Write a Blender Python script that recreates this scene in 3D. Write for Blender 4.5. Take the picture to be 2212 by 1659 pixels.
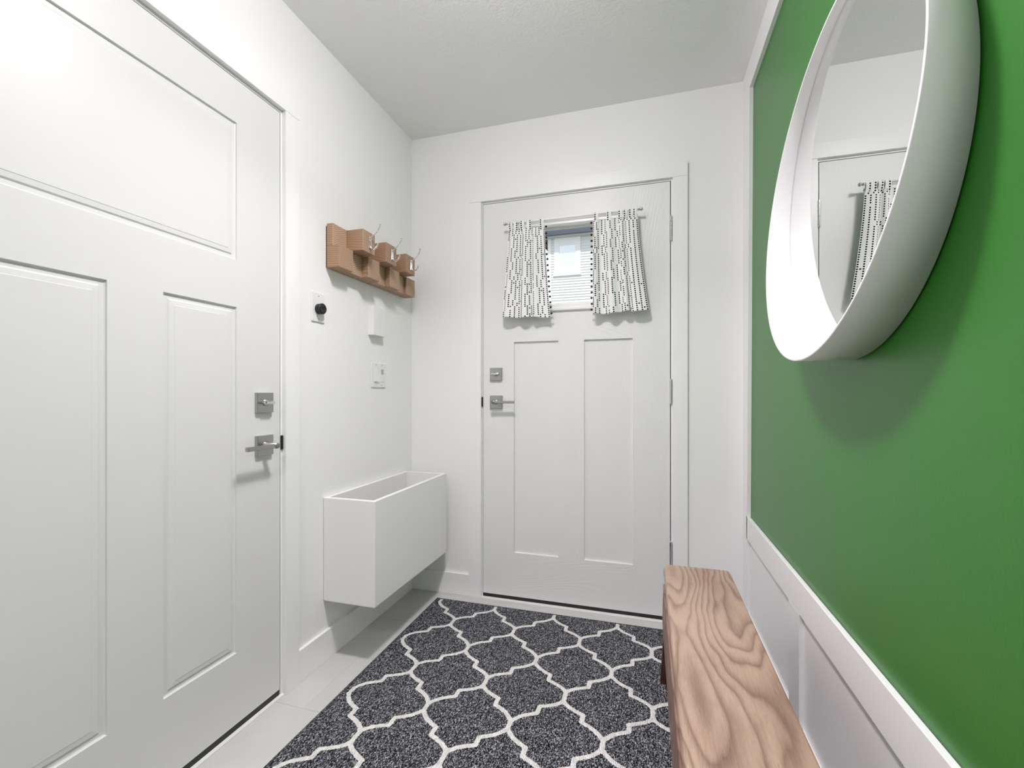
import bpy, bmesh, math, random
from mathutils import Vector, Matrix
random.seed(7)
for o in list(bpy.data.objects): bpy.data.objects.remove(o)
S = bpy.context.scene
COL = S.collection
PI = math.pi

# ------------------------------------------------------------------ camera
cam_d = bpy.data.cameras.new('camera')
cam = bpy.data.objects.new('camera', cam_d); COL.objects.link(cam)
cam.location = (1.2284, -2.1869, 1.0589)
cam.rotation_euler = (PI/2, 0, 0.28562)
cam_d.sensor_width = 36; cam_d.lens = 15.738
cam_d.shift_x = -0.00286; cam_d.shift_y = 0.00907
cam_d.clip_start = 0.01
S.camera = cam
# ------------------------------------------------------------------ world, lights, exposure
S.view_settings.view_transform = 'Standard'
S.view_settings.look = 'None'
S.view_settings.exposure = 0.08
S.view_settings.gamma = 1.0
S.view_settings.use_curve_mapping = False
w = bpy.data.worlds.new('world'); S.world = w; w.use_nodes = True
bgn = w.node_tree.nodes['Background']
bgn.inputs[0].default_value = (0.86, 0.93, 1.0, 1); bgn.inputs[1].default_value = 1.1
LAMP_E = 74.0        # emission of the glass bowl of the entry lamp
FILL_E = 4.0  # bowl of the unseen fill light added behind the camera
FILL_W = 14.0  # disk of that added fill, brightens the room from behind
LAMP_W = 9.0         # downlight below the bowl of the entry lamp
TINT = (1.0, 0.932, 0.985, 1)
for lnm, lloc, lsz, lpw in (('lamp_downlight', (0.86, -1.22, 2.349), 0.17, LAMP_W), ('fill_downlight', (0.86, -3.05, 2.349), 0.25, FILL_W)):
    d = bpy.data.lights.new(lnm, 'AREA'); d.shape = 'DISK'; d.size = lsz; d.energy = lpw; d.spread = math.radians(122 if lpw == LAMP_W else 170); d.color = TINT[:3]
    o = bpy.data.objects.new(lnm, d); o.location = lloc; COL.objects.link(o)
sd = bpy.data.lights.new('sun', 'SUN'); sd.energy = 2.8; sd.angle = 0.05
so = bpy.data.objects.new('sun', sd); so.rotation_euler = (math.radians(36), 0, math.radians(18)); COL.objects.link(so)

# ------------------------------------------------------------------ materials
def srgb(r, g, b):
    f = lambda c: (c/255/12.92) if c/255 <= 0.04045 else ((c/255+0.055)/1.055)**2.4
    return (f(r), f(g), f(b), 1)
def mat(name, col, rough=0.5, metal=0.0, spec=0.5):
    m = bpy.data.materials.new(name); m.use_nodes = True
    p = m.node_tree.nodes['Principled BSDF']
    p.inputs['Base Color'].default_value = col; p.inputs['Roughness'].default_value = rough
    p.inputs['Metallic'].default_value = metal; p.inputs['Specular IOR Level'].default_value = spec
    return m
class NT:
    """tiny helper for node trees"""
    def __init__(s, m): s.m = m; s.t = m.node_tree; s.p = s.t.nodes['Principled BSDF']
    def n(s, typ, **kw):
        nd = s.t.nodes.new(typ)
        for k, v in kw.items():
            if k.startswith('i_'):
                k = k[2:]; k = int(k) if k.isdigit() else k.replace('_', ' ')
                nd.inputs[k].default_value = v
            else: setattr(nd, k, v)
        return nd
    def l(s, a, b): s.t.links.new(a, b)
    def math(s, op, a, b=None, c=None, clamp=False):
        nd = s.t.nodes.new('ShaderNodeMath'); nd.operation = op; nd.use_clamp = clamp
        for i, v in enumerate((a, b, c)):
            if v is None: continue
            if isinstance(v, (int, float)): nd.inputs[i].default_value = v
            else: s.l(v, nd.inputs[i])
        return nd.outputs[0]
    def coord(s, kind='Object', scale=(1, 1, 1), loc=(0, 0, 0)):
        tc = s.n('ShaderNodeTexCoord'); mp = s.n('ShaderNodeMapping')
        mp.inputs['Scale'].default_value = scale; mp.inputs['Location'].default_value = loc
        s.l(tc.outputs[kind], mp.inputs[0]); return mp.outputs[0]
    def noise(s, vec, scale, detail=2, rough=0.5, dist=0.0):
        nd = s.n('ShaderNodeTexNoise'); nd.inputs['Scale'].default_value = scale; nd.inputs['Detail'].default_value = detail
        nd.inputs['Roughness'].default_value = rough; nd.inputs['Distortion'].default_value = dist
        s.l(vec, nd.inputs['Vector']); return nd.outputs['Fac']
    def ramp(s, fac, stops):
        nd = s.n('ShaderNodeValToRGB'); e = nd.color_ramp.elements
        while len(e) < len(stops): e.new(0.5)
        for k, (pos, c) in enumerate(stops): e[k].position = pos; e[k].color = c
        s.l(fac, nd.inputs[0]); return nd.outputs[0]
    def bump(s, h, strength=0.3, dist=0.001):
        nd = s.n('ShaderNodeBump'); nd.inputs['Strength'].default_value = strength; nd.inputs['Distance'].default_value = dist
        s.l(h, nd.inputs['Height']); s.l(nd.outputs[0], s.p.inputs['Normal']); return nd
    def mix(s, fac, a, b, mode='MIX'):
        nd = s.n('ShaderNodeMix'); nd.data_type = 'RGBA'; nd.blend_type = mode
        for sock, v in ((nd.inputs[0], fac), (nd.inputs[6], a), (nd.inputs[7], b)):
            if isinstance(v, (int, float, tuple)): sock.default_value = v
            else: s.l(v, sock)
        return nd.outputs[2]

WHITE = (0.90, 0.90, 0.89, 1)
def paint(name, col, rough, scale, strength, dist=0.0006):
    m = mat(name, col, rough); t = NT(m); v = t.coord('Object')
    t.bump(t.noise(v, scale, 3, 0.55), strength, dist); return m
m_wall = paint('wall_paint', WHITE, 0.55, 130, 0.25)
m_trim = mat('trim_paint', (0.90, 0.90, 0.895, 1), 0.32)
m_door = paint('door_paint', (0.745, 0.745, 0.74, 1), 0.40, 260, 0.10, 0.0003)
m_ceil = mat('ceiling_texture', (0.93, 0.93, 0.925, 1), 0.8)
t = NT(m_ceil); v = t.coord('Object'); h = t.math('ADD', t.noise(v, 85, 3, 0.6), t.noise(v, 190, 2, 0.5)); t.bump(h, 0.7, 0.0022)
m_green = mat('green_paint', srgb(49, 117, 38), 0.36)
t = NT(m_green); v = t.coord('Object'); t.bump(t.noise(v, 170, 3, 0.55), 0.35, 0.0007)
m_plastic = mat('white_plastic', (0.84, 0.84, 0.83, 1), 0.3)
m_plate2 = mat('grey_plastic', srgb(176, 176, 174), 0.35)
m_nickel = mat('satin_nickel', (0.44, 0.435, 0.425, 1), 0.34, 1.0)
m_chrome = mat('chrome', (0.78, 0.79, 0.81, 1), 0.10, 1.0)
m_black = mat('black_rubber', (0.012, 0.012, 0.013, 1), 0.45)
m_dark = mat('dark_gap', (0.02, 0.02, 0.022, 1), 0.8)
m_fur = mat('black_pompom', (0.014, 0.014, 0.016, 1), 0.9)
t = NT(m_fur); t.bump(t.noise(t.coord('Object'), 900, 2), 0.8, 0.002)
m_glassm = mat('mirror_glass', (0.93, 0.94, 0.935, 1), 0.0, 1.0)
def lamp_mat(name, e):
    m = bpy.data.materials.new(name); m.use_nodes = True
    p = m.node_tree.nodes['Principled BSDF']; p.inputs['Base Color'].default_value = (.9, .9, .88, 1)
    p.inputs['Emission Color'].default_value = TINT; p.inputs['Emission Strength'].default_value = e
    return m
m_lamp = lamp_mat('lamp_glass', LAMP_E); m_fill = lamp_mat('fill_glass', FILL_E)
# clear glass: transparent with a faint fresnel gloss
m_glass = bpy.data.materials.new('window_glass'); m_glass.use_nodes = True
nt = m_glass.node_tree; nt.nodes.remove(nt.nodes['Principled BSDF'])
tr = nt.nodes.new('ShaderNodeBsdfTransparent'); gl = nt.nodes.new('ShaderNodeBsdfGlossy'); gl.inputs['Roughness'].default_value = 0.02
mx = nt.nodes.new('ShaderNodeMixShader'); lw = nt.nodes.new('ShaderNodeFresnel'); lw.inputs[0].default_value = 1.45
nt.links.new(lw.outputs[0], mx.inputs[0]); nt.links.new(tr.outputs[0], mx.inputs[1]); nt.links.new(gl.outputs[0], mx.inputs[2])
nt.links.new(mx.outputs[0], nt.nodes['Material Output'].inputs[0])

def grain_mat(name, axis):
    """white paint over embossed wood grain; axis = direction the grain runs"""
    m = mat(name, (0.81, 0.81, 0.805, 1), 0.38); t = NT(m)
    sc = (1.0, 1.0, 0.16) if axis == 'z' else (0.16, 1.0, 1.0)
    v = t.coord('Object', sc)
    f = t.noise(v, 4.2, 1.5, 0.5, 0.15)
    rings = t.math('SINE', t.math('MULTIPLY', f, 300))
    sc2 = (1, 1, 0.03) if axis == 'z' else (0.03, 1, 1)
    fine = t.noise(t.coord('Object', sc2), 420, 2, 0.6)
    h = t.math('ADD', t.math('MULTIPLY', rings, 0.32), t.math('MULTIPLY', fine, 1.3))
    t.bump(h, 0.48, 0.0007); return m
m_gv = grain_mat('door_grain_vertical', 'z'); m_gh = grain_mat('door_grain_horizontal', 'x')

# floor tile
m_tile = mat('floor_tile', srgb(196, 195, 191), 0.42); t = NT(m_tile)
v = t.coord('Object'); f = t.noise(v, 5, 5, 0.6); f2 = t.noise(v, 160, 2, 0.6)
c = t.mix(t.math('MULTIPLY', f, 1.0), srgb(190, 189, 186), srgb(217, 216, 213))
c = t.mix(t.math('MULTIPLY', f2, 0.25), c, srgb(182, 181, 178)); t.l(c, t.p.inputs['Base Color']); t.bump(f2, 0.15, 0.0004)
m_grout = mat('grout', srgb(205, 204, 200), 0.8)

# rug: signed distance to the trellis line is stored per vertex
m_rug = mat('rug_yarn', (0.1, 0.1, 0.1, 1), 0.95, 0, 0.1); t = NT(m_rug)
at = t.n('ShaderNodeAttribute'); at.attribute_name = 'line_distance'
v = t.coord('Object', (1.0, 0.55, 1.0))
nz = t.math('MULTIPLY', t.math('SUBTRACT', t.noise(v, 260, 1, 0.5), 0.5), 0.006)
d = t.math('ADD', at.outputs['Fac'], nz)
mask = t.math('SUBTRACT', 1.0, t.math('DIVIDE', t.math('SUBTRACT', d, 0.0073), 0.0010, clamp=True), clamp=True)
vor = t.n('ShaderNodeTexVoronoi'); vor.inputs['Scale'].default_value = 270; t.l(t.coord('Object', (1.0, 0.6, 1.0)), vor.inputs['Vector'])
sep = t.n('ShaderNodeSeparateColor'); t.l(vor.outputs['Color'], sep.inputs[0])
yarn = t.noise(t.coord('Object', (1.0, 0.5, 1.0)), 400, 2, 0.6, 0.6)
speck = t.math('ADD', t.math('MULTIPLY', sep.outputs[0], 0.20), t.math('MULTIPLY_ADD', yarn, 1.9, -0.55))
dark = t.ramp(speck, [(0.28, srgb(18, 19, 23)), (0.44, srgb(50, 52, 58)), (0.60, srgb(104, 106, 112)), (0.78, srgb(200, 201, 204))])
lite = t.ramp(sep.outputs[1], [(0.0, srgb(226, 225, 220)), (1.0, srgb(247, 246, 242))])
colr = t.mix(mask, dark, lite); t.l(colr, t.p.inputs['Base Color'])
tcx = t.n('ShaderNodeTexCoord'); sx = t.n('ShaderNodeSeparateXYZ'); t.l(tcx.outputs['Object'], sx.inputs[0])
rib = t.math('SINE', t.math('MULTIPLY', sx.outputs[0], 2*PI/0.0052))
hh = t.math('ADD', t.math('MULTIPLY', rib, 0.35), t.math('ADD', t.math('MULTIPLY', vor.outputs['Distance'], -1.2), t.math('MULTIPLY', mask, 0.6)))
t.bump(hh, 0.9, 0.003)
m_serge = mat('rug_binding', srgb(40, 41, 46), 0.95); t = NT(m_serge)
v = t.coord('Object', (1, 1, 1)); vv = t.noise(v, 180, 2, 0.7)
t.l(t.ramp(vv, [(0.35, srgb(16, 16, 19)), (0.7, srgb(120, 121, 126))]), t.p.inputs['Base Color']); t.bump(vv, 0.8, 0.002)

# bench wood: contour lines of a stretched, warped noise give the cathedral figure
def bench_wood(name, tone, figure=1.0):
    m = mat(name, (0.4, 0.3, 0.2, 1), 0.42); t = NT(m)
    v = t.coord('Object', (1.0, 0.27, 1.0), (3.3, 1.7, 0.4))
    warp = t.n('ShaderNodeTexNoise'); warp.inputs['Scale'].default_value = 9.0; warp.inputs['Detail'].default_value = 2.5
    t.l(v, warp.inputs['Vector'])
    wv = t.n('ShaderNodeVectorMath'); wv.operation = 'MULTIPLY_ADD'; t.l(warp.outputs['Color'], wv.inputs[0])
    wv.inputs[1].default_value = (0.085*figure, 0.06*figure, 0.05); t.l(v, wv.inputs[2])
    n1 = t.noise(wv.outputs[0], 3.3, 1.0, 0.4)
    ring = t.math('FRACT', t.math('MULTIPLY', n1, 31.0))
    ring = t.math('ADD', t.math('POWER', ring, 3.0), t.math('MULTIPLY', t.math('POWER', t.math('SUBTRACT', 1.0, ring), 9.0), 0.9))
    fib = t.noise(t.coord('Object', (1.0, 0.045, 1.0)), 190, 3, 0.65)
    fib2 = t.noise(t.coord('Object', (1.0, 0.06, 1.0)), 620, 3, 0.7)
    fib = t.math('ADD', t.math('MULTIPLY', fib, 0.55), t.math('MULTIPLY_ADD', fib2, 0.8, -0.18))
    blot = t.noise(t.coord('Object', (1, 0.4, 1), (1, 5, 0)), 7, 3, 0.6)
    f = t.math('ADD', t.math('MULTIPLY', ring, 0.30), t.math('ADD', t.math('MULTIPLY', fib, 0.40), t.math('MULTIPLY', blot, 0.50)))
    a, b, c_, d_ = tone
    col = t.ramp(f, [(0.22, a), (0.46, b), (0.66, c_), (0.90, d_)])
    # small dark flecks
    fl = t.noise(t.coord('Object', (1.0, 0.10, 1.0)), 170, 2, 0.6)
    col = t.mix(t.math('MULTIPLY', t.math('GREATER_THAN', fl, 0.75), 0.5), col, srgb(84, 62, 50))
    t.l(col, t.p.inputs['Base Color']); t.bump(t.math('ADD', f, t.math('MULTIPLY', fib, 0.5)), 0.25, 0.0008)
    return m
m_seat = bench_wood('bench_top_wood', (srgb(199, 176, 156), srgb(180, 154, 135), srgb(150, 123, 106), srgb(104, 81, 70)))
m_bside = bench_wood('bench_side_wood', (srgb(166, 136, 116), srgb(142, 110, 93), srgb(112, 82, 68), srgb(80, 56, 47)), 0.3)
m_bleg = bench_wood('bench_leg_wood', (srgb(120, 74, 60), srgb(96, 56, 46), srgb(76, 42, 36), srgb(50, 28, 24)), 0.3)

# rack wood: annual rings about an axis normal to the wall (end grain faces the room)
m_block = mat('fir_end_grain', (0.5, 0.35, 0.25, 1), 0.55); t = NT(m_block)
oi = t.n('ShaderNodeObjectInfo'); tc = t.n('ShaderNodeTexCoord'); sx = t.n('ShaderNodeSeparateXYZ')
vadd = t.n('ShaderNodeVectorMath'); vadd.operation = 'MULTIPLY_ADD'
vv = t.n('ShaderNodeTexNoise'); vv.inputs['Scale'].default_value = 9; t.l(tc.outputs['Object'], vv.inputs['Vector'])
t.l(vv.outputs['Color'], vadd.inputs[0]); vadd.inputs[1].default_value = (0.012, 0.012, 0.012); t.l(tc.outputs['Object'], vadd.inputs[2])
t.l(vadd.outputs[0], sx.inputs[0])
r1 = oi.outputs['Random']; r2 = t.math('FRACT', t.math('MULTIPLY', r1, 37.7)); r3 = t.math('FRACT', t.math('MULTIPLY', r1, 91.3))
cy = t.math('MULTIPLY_ADD', r1, 0.30, -0.15); cz = t.math('MULTIPLY_ADD', r2, 0.12, -0.16)
yy = t.math('SUBTRACT', sx.outputs[1], cy); zz = t.math('ADD', t.math('SUBTRACT', sx.outputs[2], cz), t.math('MULTIPLY', sx.outputs[0], t.math('MULTIPLY_ADD', r3, 0.5, -0.1)))
rad = t.math('SQRT', t.math('ADD', t.math('MULTIPLY', yy, yy), t.math('MULTIPLY', zz, zz)))
ring = t.math('FRACT', t.math('MULTIPLY', rad, t.math('MULTIPLY_ADD', r3, 60, 115)))
ring = t.math('POWER', ring, 2.2)
fib = t.noise(t.coord('Object', (0.08, 1, 1)), 260, 2, 0.6)
f = t.math('ADD', t.math('MULTIPLY', ring, 0.85), t.math('MULTIPLY', fib, 0.3))
tint = t.mix(r2, srgb(212, 186, 160), srgb(194, 162, 134))
tint2 = t.mix(r2, srgb(138, 102, 78), srgb(118, 84, 62))
col = t.mix(f, tint, tint2)
geo = t.n('ShaderNodeNewGeometry'); sn = t.n('ShaderNodeSeparateXYZ'); t.l(geo.outputs['Normal'], sn.inputs[0])
side = t.math('SUBTRACT', 1.0, t.math('ABSOLUTE', sn.outputs[0]), clamp=True)
side_col = t.mix(t.math('MULTIPLY', f, 0.5), srgb(172, 137, 108), srgb(114, 82, 60))
col = t.mix(t.math('MULTIPLY', side, 0.75), col, side_col)
t.l(col, t.p.inputs['Base Color']); t.bump(f, 0.3, 0.0008)
m_backing = mat('rack_backing', srgb(70, 64, 58), 0.7)

# curtain cloth: dots printed where the cell attribute says so
m_cloth = mat('dotted_cotton', (0.86, 0.86, 0.85, 1), 0.9, 0, 0.15); t = NT(m_cloth)
uv = t.n('ShaderNodeUVMap'); uv.uv_map = 'UVMap'
fr = t.n('ShaderNodeVectorMath'); fr.operation = 'FRACTION'; t.l(uv.outputs[0], fr.inputs[0])
dd = t.n('ShaderNodeVectorMath'); dd.operation = 'DISTANCE'; t.l(fr.outputs[0], dd.inputs[0]); dd.inputs[1].default_value = (0.5, 0.5, 0)
at = t.n('ShaderNodeAttribute'); at.attribute_name = 'dot_cell'
wob = t.noise(uv.outputs[0], 0.9, 1)
msk = t.math('MULTIPLY', t.math('LESS_THAN', dd.outputs['Value'], 0.33), t.math('GREATER_THAN', at.outputs['Fac'], 0.5))
colc = t.mix(msk, (0.95, 0.95, 0.94, 1), (0.012, 0.012, 0.014, 1)); t.l(colc, t.p.inputs['Base Color'])
wv = t.n('ShaderNodeTexNoise'); wv.inputs['Scale'].default_value = 60; t.l(uv.outputs[0], wv.inputs['Vector'])
t.bump(wv.outputs['Fac'], 0.15, 0.0005)
# let some window light through the cloth
tl = t.n('ShaderNodeBsdfTranslucent'); t.l(colc, tl.inputs['Color']); ms = t.n('ShaderNodeMixShader'); ms.inputs[0].default_value = 0.12
out = t.t.nodes['Material Output']; t.l(t.p.outputs[0], ms.inputs[1]); t.l(tl.outputs[0], ms.inputs[2]); t.l(ms.outputs[0], out.inputs[0])

m_siding = mat('siding', (0.80, 0.80, 0.79, 1), 0.6)
m_extw = mat('exterior_trim', (0.9, 0.9, 0.9, 1), 0.5)
m_soffit = mat('soffit', srgb(190, 190, 186), 0.7)
m_fascia = mat('gutter_metal', srgb(70, 78, 92), 0.5)
m_roof = mat('roof_shingle', srgb(82, 82, 86), 0.9); t = NT(m_roof); t.bump(t.noise(t.coord('Object'), 40, 2), 0.5, 0.01)
m_extglass = mat('house_glass', (0.86, 0.91, 0.94, 1), 0.05, 0.5)  # pale base colour stands in for the sky reflected in the pane
m_blind = mat('blind', (0.85, 0.87, 0.88, 1), 0.6)
m_leaf = mat('leaf', srgb(88, 96, 84), 0.8); m_bark = mat('bark', srgb(90, 84, 78), 0.9)
m_ground = mat('lawn', srgb(120, 126, 110), 0.9); t = NT(m_ground); t.bump(t.noise(t.coord('Object'), 30, 3), 0.5, 0.02)

# ------------------------------------------------------------------ mesh helpers
class MB:
    def __init__(s): s.bm = bmesh.new()
    def _add(s, tmp, mi=0, smooth=False):
        vm = {}
        for v in tmp.verts: vm[v] = s.bm.verts.new(v.co)
        for f in tmp.faces:
            try: nf = s.bm.faces.new([vm[v] for v in f.verts])
            except ValueError: continue
            nf.material_index = mi; nf.smooth = smooth
        tmp.free()
    def box(s, x0, x1, y0, y1, z0, z1, bev=0.0, mi=0, seg=2, rot=None, pivot=None):
        t = bmesh.new(); bmesh.ops.create_cube(t, size=1)
        for v in t.verts: v.co = Vector(((x0+x1)/2+v.co.x*(x1-x0), (y0+y1)/2+v.co.y*(y1-y0), (z0+z1)/2+v.co.z*(z1-z0)))
        if bev > 0: bmesh.ops.bevel(t, geom=t.edges[:], offset=bev, segments=seg, affect='EDGES', profile=0.5, clamp_overlap=True)
        if rot is not None: bmesh.ops.rotate(t, verts=t.verts, cent=pivot, matrix=rot)
        s._add(t, mi); return s
    def hexa(s, pts, mi=0, bev=0.0):
        """8 points: bottom loop 4, top loop 4"""
        t = bmesh.new(); v = [t.verts.new(p) for p in pts]
        for f in ((0, 1, 2, 3), (7, 6, 5, 4), (0, 4, 5, 1), (1, 5, 6, 2), (2, 6, 7, 3), (3, 7, 4, 0)): t.faces.new([v[i] for i in f])
        bmesh.ops.recalc_face_normals(t, faces=t.faces)
        if bev > 0: bmesh.ops.bevel(t, geom=t.edges[:], offset=bev, segments=2, affect='EDGES', profile=0.5)
        s._add(t, mi); return s
    def lathe(s, prof, center, axis='z', n=32, mi=0, smooth=True):
        """prof: list of (radius, height) along axis from center"""
        t = bmesh.new(); rows = []
        ax = {'x': (Vector((0, 1, 0)), Vector((0, 0, 1)), Vector((1, 0, 0))), 'y': (Vector((0, 0, 1)), Vector((1, 0, 0)), Vector((0, 1, 0))), 'z': (Vector((1, 0, 0)), Vector((0, 1, 0)), Vector((0, 0, 1)))}[axis]
        c = Vector(center)
        for r, h in prof:
            if r < 1e-6: rows.append([t.verts.new(c+ax[2]*h)])
            else: rows.append([t.verts.new(c+ax[2]*h+ax[0]*r*math.cos(2*PI*k/n)+ax[1]*r*math.sin(2*PI*k/n)) for k in range(n)])
        for a, b in zip(rows, rows[1:]):
            for k in range(n):
                q = [a[k % len(a)], a[(k+1) % len(a)] if len(a) > 1 else None, b[(k+1) % len(b)] if len(b) > 1 else None, b[k % len(b)]]
                q = [x for x in q if x is not None]
                if len(q) >= 3: t.faces.new(q)
        bmesh.ops.recalc_face_normals(t, faces=t.faces); s._add(t, mi, smooth); return s
    def tube(s, pts, radii, n=10, mi=0, flat=1.0, caps=True):
        t = bmesh.new(); pts = [Vector(p) for p in pts]
        if isinstance(radii, (int, float)): radii = [radii]*len(pts)
        rows = []; up = None
        for i, p in enumerate(pts):
            d = (pts[min(i+1, len(pts)-1)]-pts[max(i-1, 0)]).normalized()
            if up is None: up = Vector((0, 1, 0)) if abs(d.y) < 0.9 else Vector((0, 0, 1))
            a = (up-d*up.dot(d)).normalized(); b = d.cross(a); up = a
            rows.append([t.verts.new(p+a*radii[i]*math.cos(2*PI*k/n)+b*radii[i]*flat*math.sin(2*PI*k/n)) for k in range(n)])
        for a, b in zip(rows, rows[1:]):
            for k in range(n): t.faces.new((a[k], a[(k+1) % n], b[(k+1) % n], b[k]))
        if caps: t.faces.new(rows[0]); t.faces.new(rows[-1])
        bmesh.ops.recalc_face_normals(t, faces=t.faces); s._add(t, mi, True); return s
    def ball(s, c, r, n=12, mi=0):
        t = bmesh.new(); bmesh.ops.create_uvsphere(t, u_segments=n, v_segments=max(6, n//2+2), radius=r)
        bmesh.ops.translate(t, verts=t.verts, vec=c); s._add(t, mi, True); return s
    def face(s, pts, mi=0):
        f = s.bm.faces.new([s.bm.verts.new(p) for p in pts]); f.material_index = mi; return s
    def build(s, name, mats, parent=None, origin=None, recalc=False):
        if recalc: bmesh.ops.remove_doubles(s.bm, verts=s.bm.verts, dist=1e-6); bmesh.ops.recalc_face_normals(s.bm, faces=s.bm.faces)
        par = Vector((0, 0, 0)); q = parent
        while q is not None: par += q.location; q = q.parent
        org = Vector(origin) if origin is not None else par
        for v in s.bm.verts: v.co -= org
        me = bpy.data.meshes.new(name); s.bm.to_mesh(me); s.bm.free()
        for m in (mats if isinstance(mats, (list, tuple)) else [mats]): me.materials.append(m)
        o = bpy.data.objects.new(name, me); COL.objects.link(o)
        o.location = org-par
        if parent is not None: o.parent = parent
        return o
def tag(o, label=None, cat=None, group=None, kind=None):
    if label: o['label'] = label
    if cat: o['category'] = cat
    if group: o['group'] = group
    if kind: o['kind'] = kind
    return o
def thing(name, loc, label, cat, group=None):
    o = bpy.data.objects.new(name, None); o.empty_display_size = 0.05; COL.objects.link(o); o.location = loc
    return tag(o, label, cat, group)
def struct(o, label, cat): return tag(o, label, cat, kind='structure')

W = 1.653; H = 2.44; YB = -4.2
# ------------------------------------------------------------------ floor, ceiling, walls
fl = MB().box(-0.02, W+0.02, YB, 0.10, -0.10, -0.0012).build('floor', m_grout)
struct(fl, 'pale grey tiled floor of the entry', 'floor')
ROW = 0.305; L = 0.61
j = 0; y1 = -0.0305
rows = [(0.02-0.0, -0.0305)]
ytop = -0.0305
k = 0
edges = [0.0]
while ytop > YB: edges.append(ytop); ytop -= ROW
edges.append(YB)
for r in range(len(edges)-1):
    ya, yb = edges[r+1], edges[r]
    off = 0.122 if (r % 2 == 1) else 0.122-L/2
    xs = [0.0]; x = off
    while x < W:
        if x > 0.01: xs.append(x)
        x += L
    xs.append(W)
    for a, b in zip(xs, xs[1:]):
        MB().box(a+0.0012, b-0.0012, ya+0.0012, yb-0.0012, -0.008, 0.0, 0.0006, seg=1).build('tile', m_tile, fl, origin=((a+b)/2, (ya+yb)/2, 0))
cl = MB().box(-0.02, W+0.02, YB, 0.02, H, H+0.1).build('ceiling', m_ceil)
struct(cl, 'white ceiling with a light orange-peel texture', 'ceiling')
wb = MB().box(-0.02, W+0.02, YB-0.1, YB, 0, H).build('wall_back', m_wall); struct(wb, 'white wall behind the camera', 'wall')
# left wall with the opening of the left door (y -1.845 .. -0.912)
LY0, LY1 = -1.845, -0.9085
b = MB(); b.box(-0.12, 0, YB, LY0, 0, H); b.box(-0.12, 0, LY1, 0.12, 0, H); b.box(-0.12, 0, LY0, LY1, 2.0495, H)
wl = b.build('wall_left', m_wall); struct(wl, 'white left wall holding the coat rack and the switches', 'wall')
# far wall with the door opening
FX0, FX1 = 0.4075, 1.3445
b = MB(); b.box(0, FX0, 0, 0.12, 0, H); b.box(FX1, W, 0, 0.12, 0, H); b.box(FX0, FX1, 0, 0.12, 2.0495, H)
wf = b.build('wall_far', m_wall); struct(wf, 'white end wall around the outside door', 'wall')
wr = MB().box(W, W+0.12, YB, 0.12, 0, H).build('wall_right', m_green); struct(wr, 'green painted right wall above white wainscot', 'wall')

# right wall trim: white panelling with applied boards
T = 0.014
b = MB().box(W-0.0015, W+0.001, YB, 0, 0, 0.5345)
wn = b.build('trim_3', m_trim); struct(wn, 'white board wainscot framing the green wall', 'trim')
MB().box(W-T, W+0.001, YB, -0.070, 0.4385, 0.5345, 0.0012).build('rail', m_trim, wn)
MB().box(W-T, W+0.001, YB, 0, 2.3275, H, 0.0006).build('top_board', m_trim, wn)
b = MB(); b.hexa([(W-T, -0.070, 0), (W+0.001, -0.070, 0), (W+0.001, 0, 0), (W-T, 0, 0), (W-T, -0.132, 2.327), (W+0.001, -0.132, 2.327), (W+0.001, 0, 2.327), (W-T, 0, 2.327)])
b.build('corner_board', m_trim, wn)
y = -0.664
while y > YB+0.1:
    MB().box(W-T, W-0.001, y-0.094, y, 0.10, 0.4385, 0.0008).build('stile', m_trim, wn, origin=(W, y, 0.25)); y -= 0.69
br = MB().box(W-T-0.001, W, YB, -0.001, 0, 0.115, 0.0015).build('baseboard_right', m_trim); struct(br, 'white baseboard along the right wall', 'baseboard')
bl = MB().box(0, 0.014, -0.848, -0.014, 0, 0.118, 0.0015)
bl.box(0, 0.014, YB, -1.912, 0, 0.118, 0.0015); bl = bl.build('baseboard_left', m_trim); struct(bl, 'white baseboard under the wall box', 'baseboard')
bf = MB().box(0.0, 0.341, -0.014, 0, 0, 0.112, 0.0015); bf.box(1.409, W-T, -0.014, 0, 0, 0.112, 0.0015)
bf = bf.build('baseboard_far', m_trim); struct(bf, 'white baseboard of the end wall', 'baseboard')

# ------------------------------------------------------------------ doors
def door_leaf(P, a0, a1, b0, b1, thick, openings, cellmat, mb):
    """slab faces as cells around the openings. P(a,b,d) maps to world, d = depth behind the face."""
    As = sorted({a0, a1} | {x for o in openings for x in o[:2]}); Bs = sorted({b0, b1} | {x for o in openings for x in o[2:4]})
    for a, a_ in zip(As, As[1:]):
        for b, b_ in zip(Bs, Bs[1:]):
            ca, cb = (a+a_)/2, (b+b_)/2
            if any(o[0] < ca < o[1] and o[2] < cb < o[3] for o in openings): continue
            mi = cellmat(ca, cb)
            mb.face([P(a, b, 0), P(a_, b, 0), P(a_, b_, 0), P(a, b_, 0)], mi)
            mb.face([P(a, b, thick), P(a, b_, thick), P(a_, b_, thick), P(a_, b, thick)], mi)
    for (p, q) in (((a0, b0), (a1, b0)), ((a1, b0), (a1, b1)), ((a1, b1), (a0, b1)), ((a0, b1), (a0, b0))):
        mb.face([P(p[0], p[1], 0), P(p[0], p[1], thick), P(q[0], q[1], thick), P(q[0], q[1], 0)], 0)
def ring_panel(P, o, prof, name, mat_, parent, fill=True):
    mb = MB(); a0, a1, b0, b1 = o
    R = [[P(a0+i, b0+i, d), P(a1-i, b0+i, d), P(a1-i, b1-i, d), P(a0+i, b1-i, d)] for i, d in prof]
    for r, s_ in zip(R, R[1:]):
        for k in range(4): mb.face([r[k], r[(k+1) % 4], s_[(k+1) % 4], s_[k]])
    if fill: mb.face(R[-1])
    return mb.build(name, mat_, parent, recalc=True)

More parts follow.
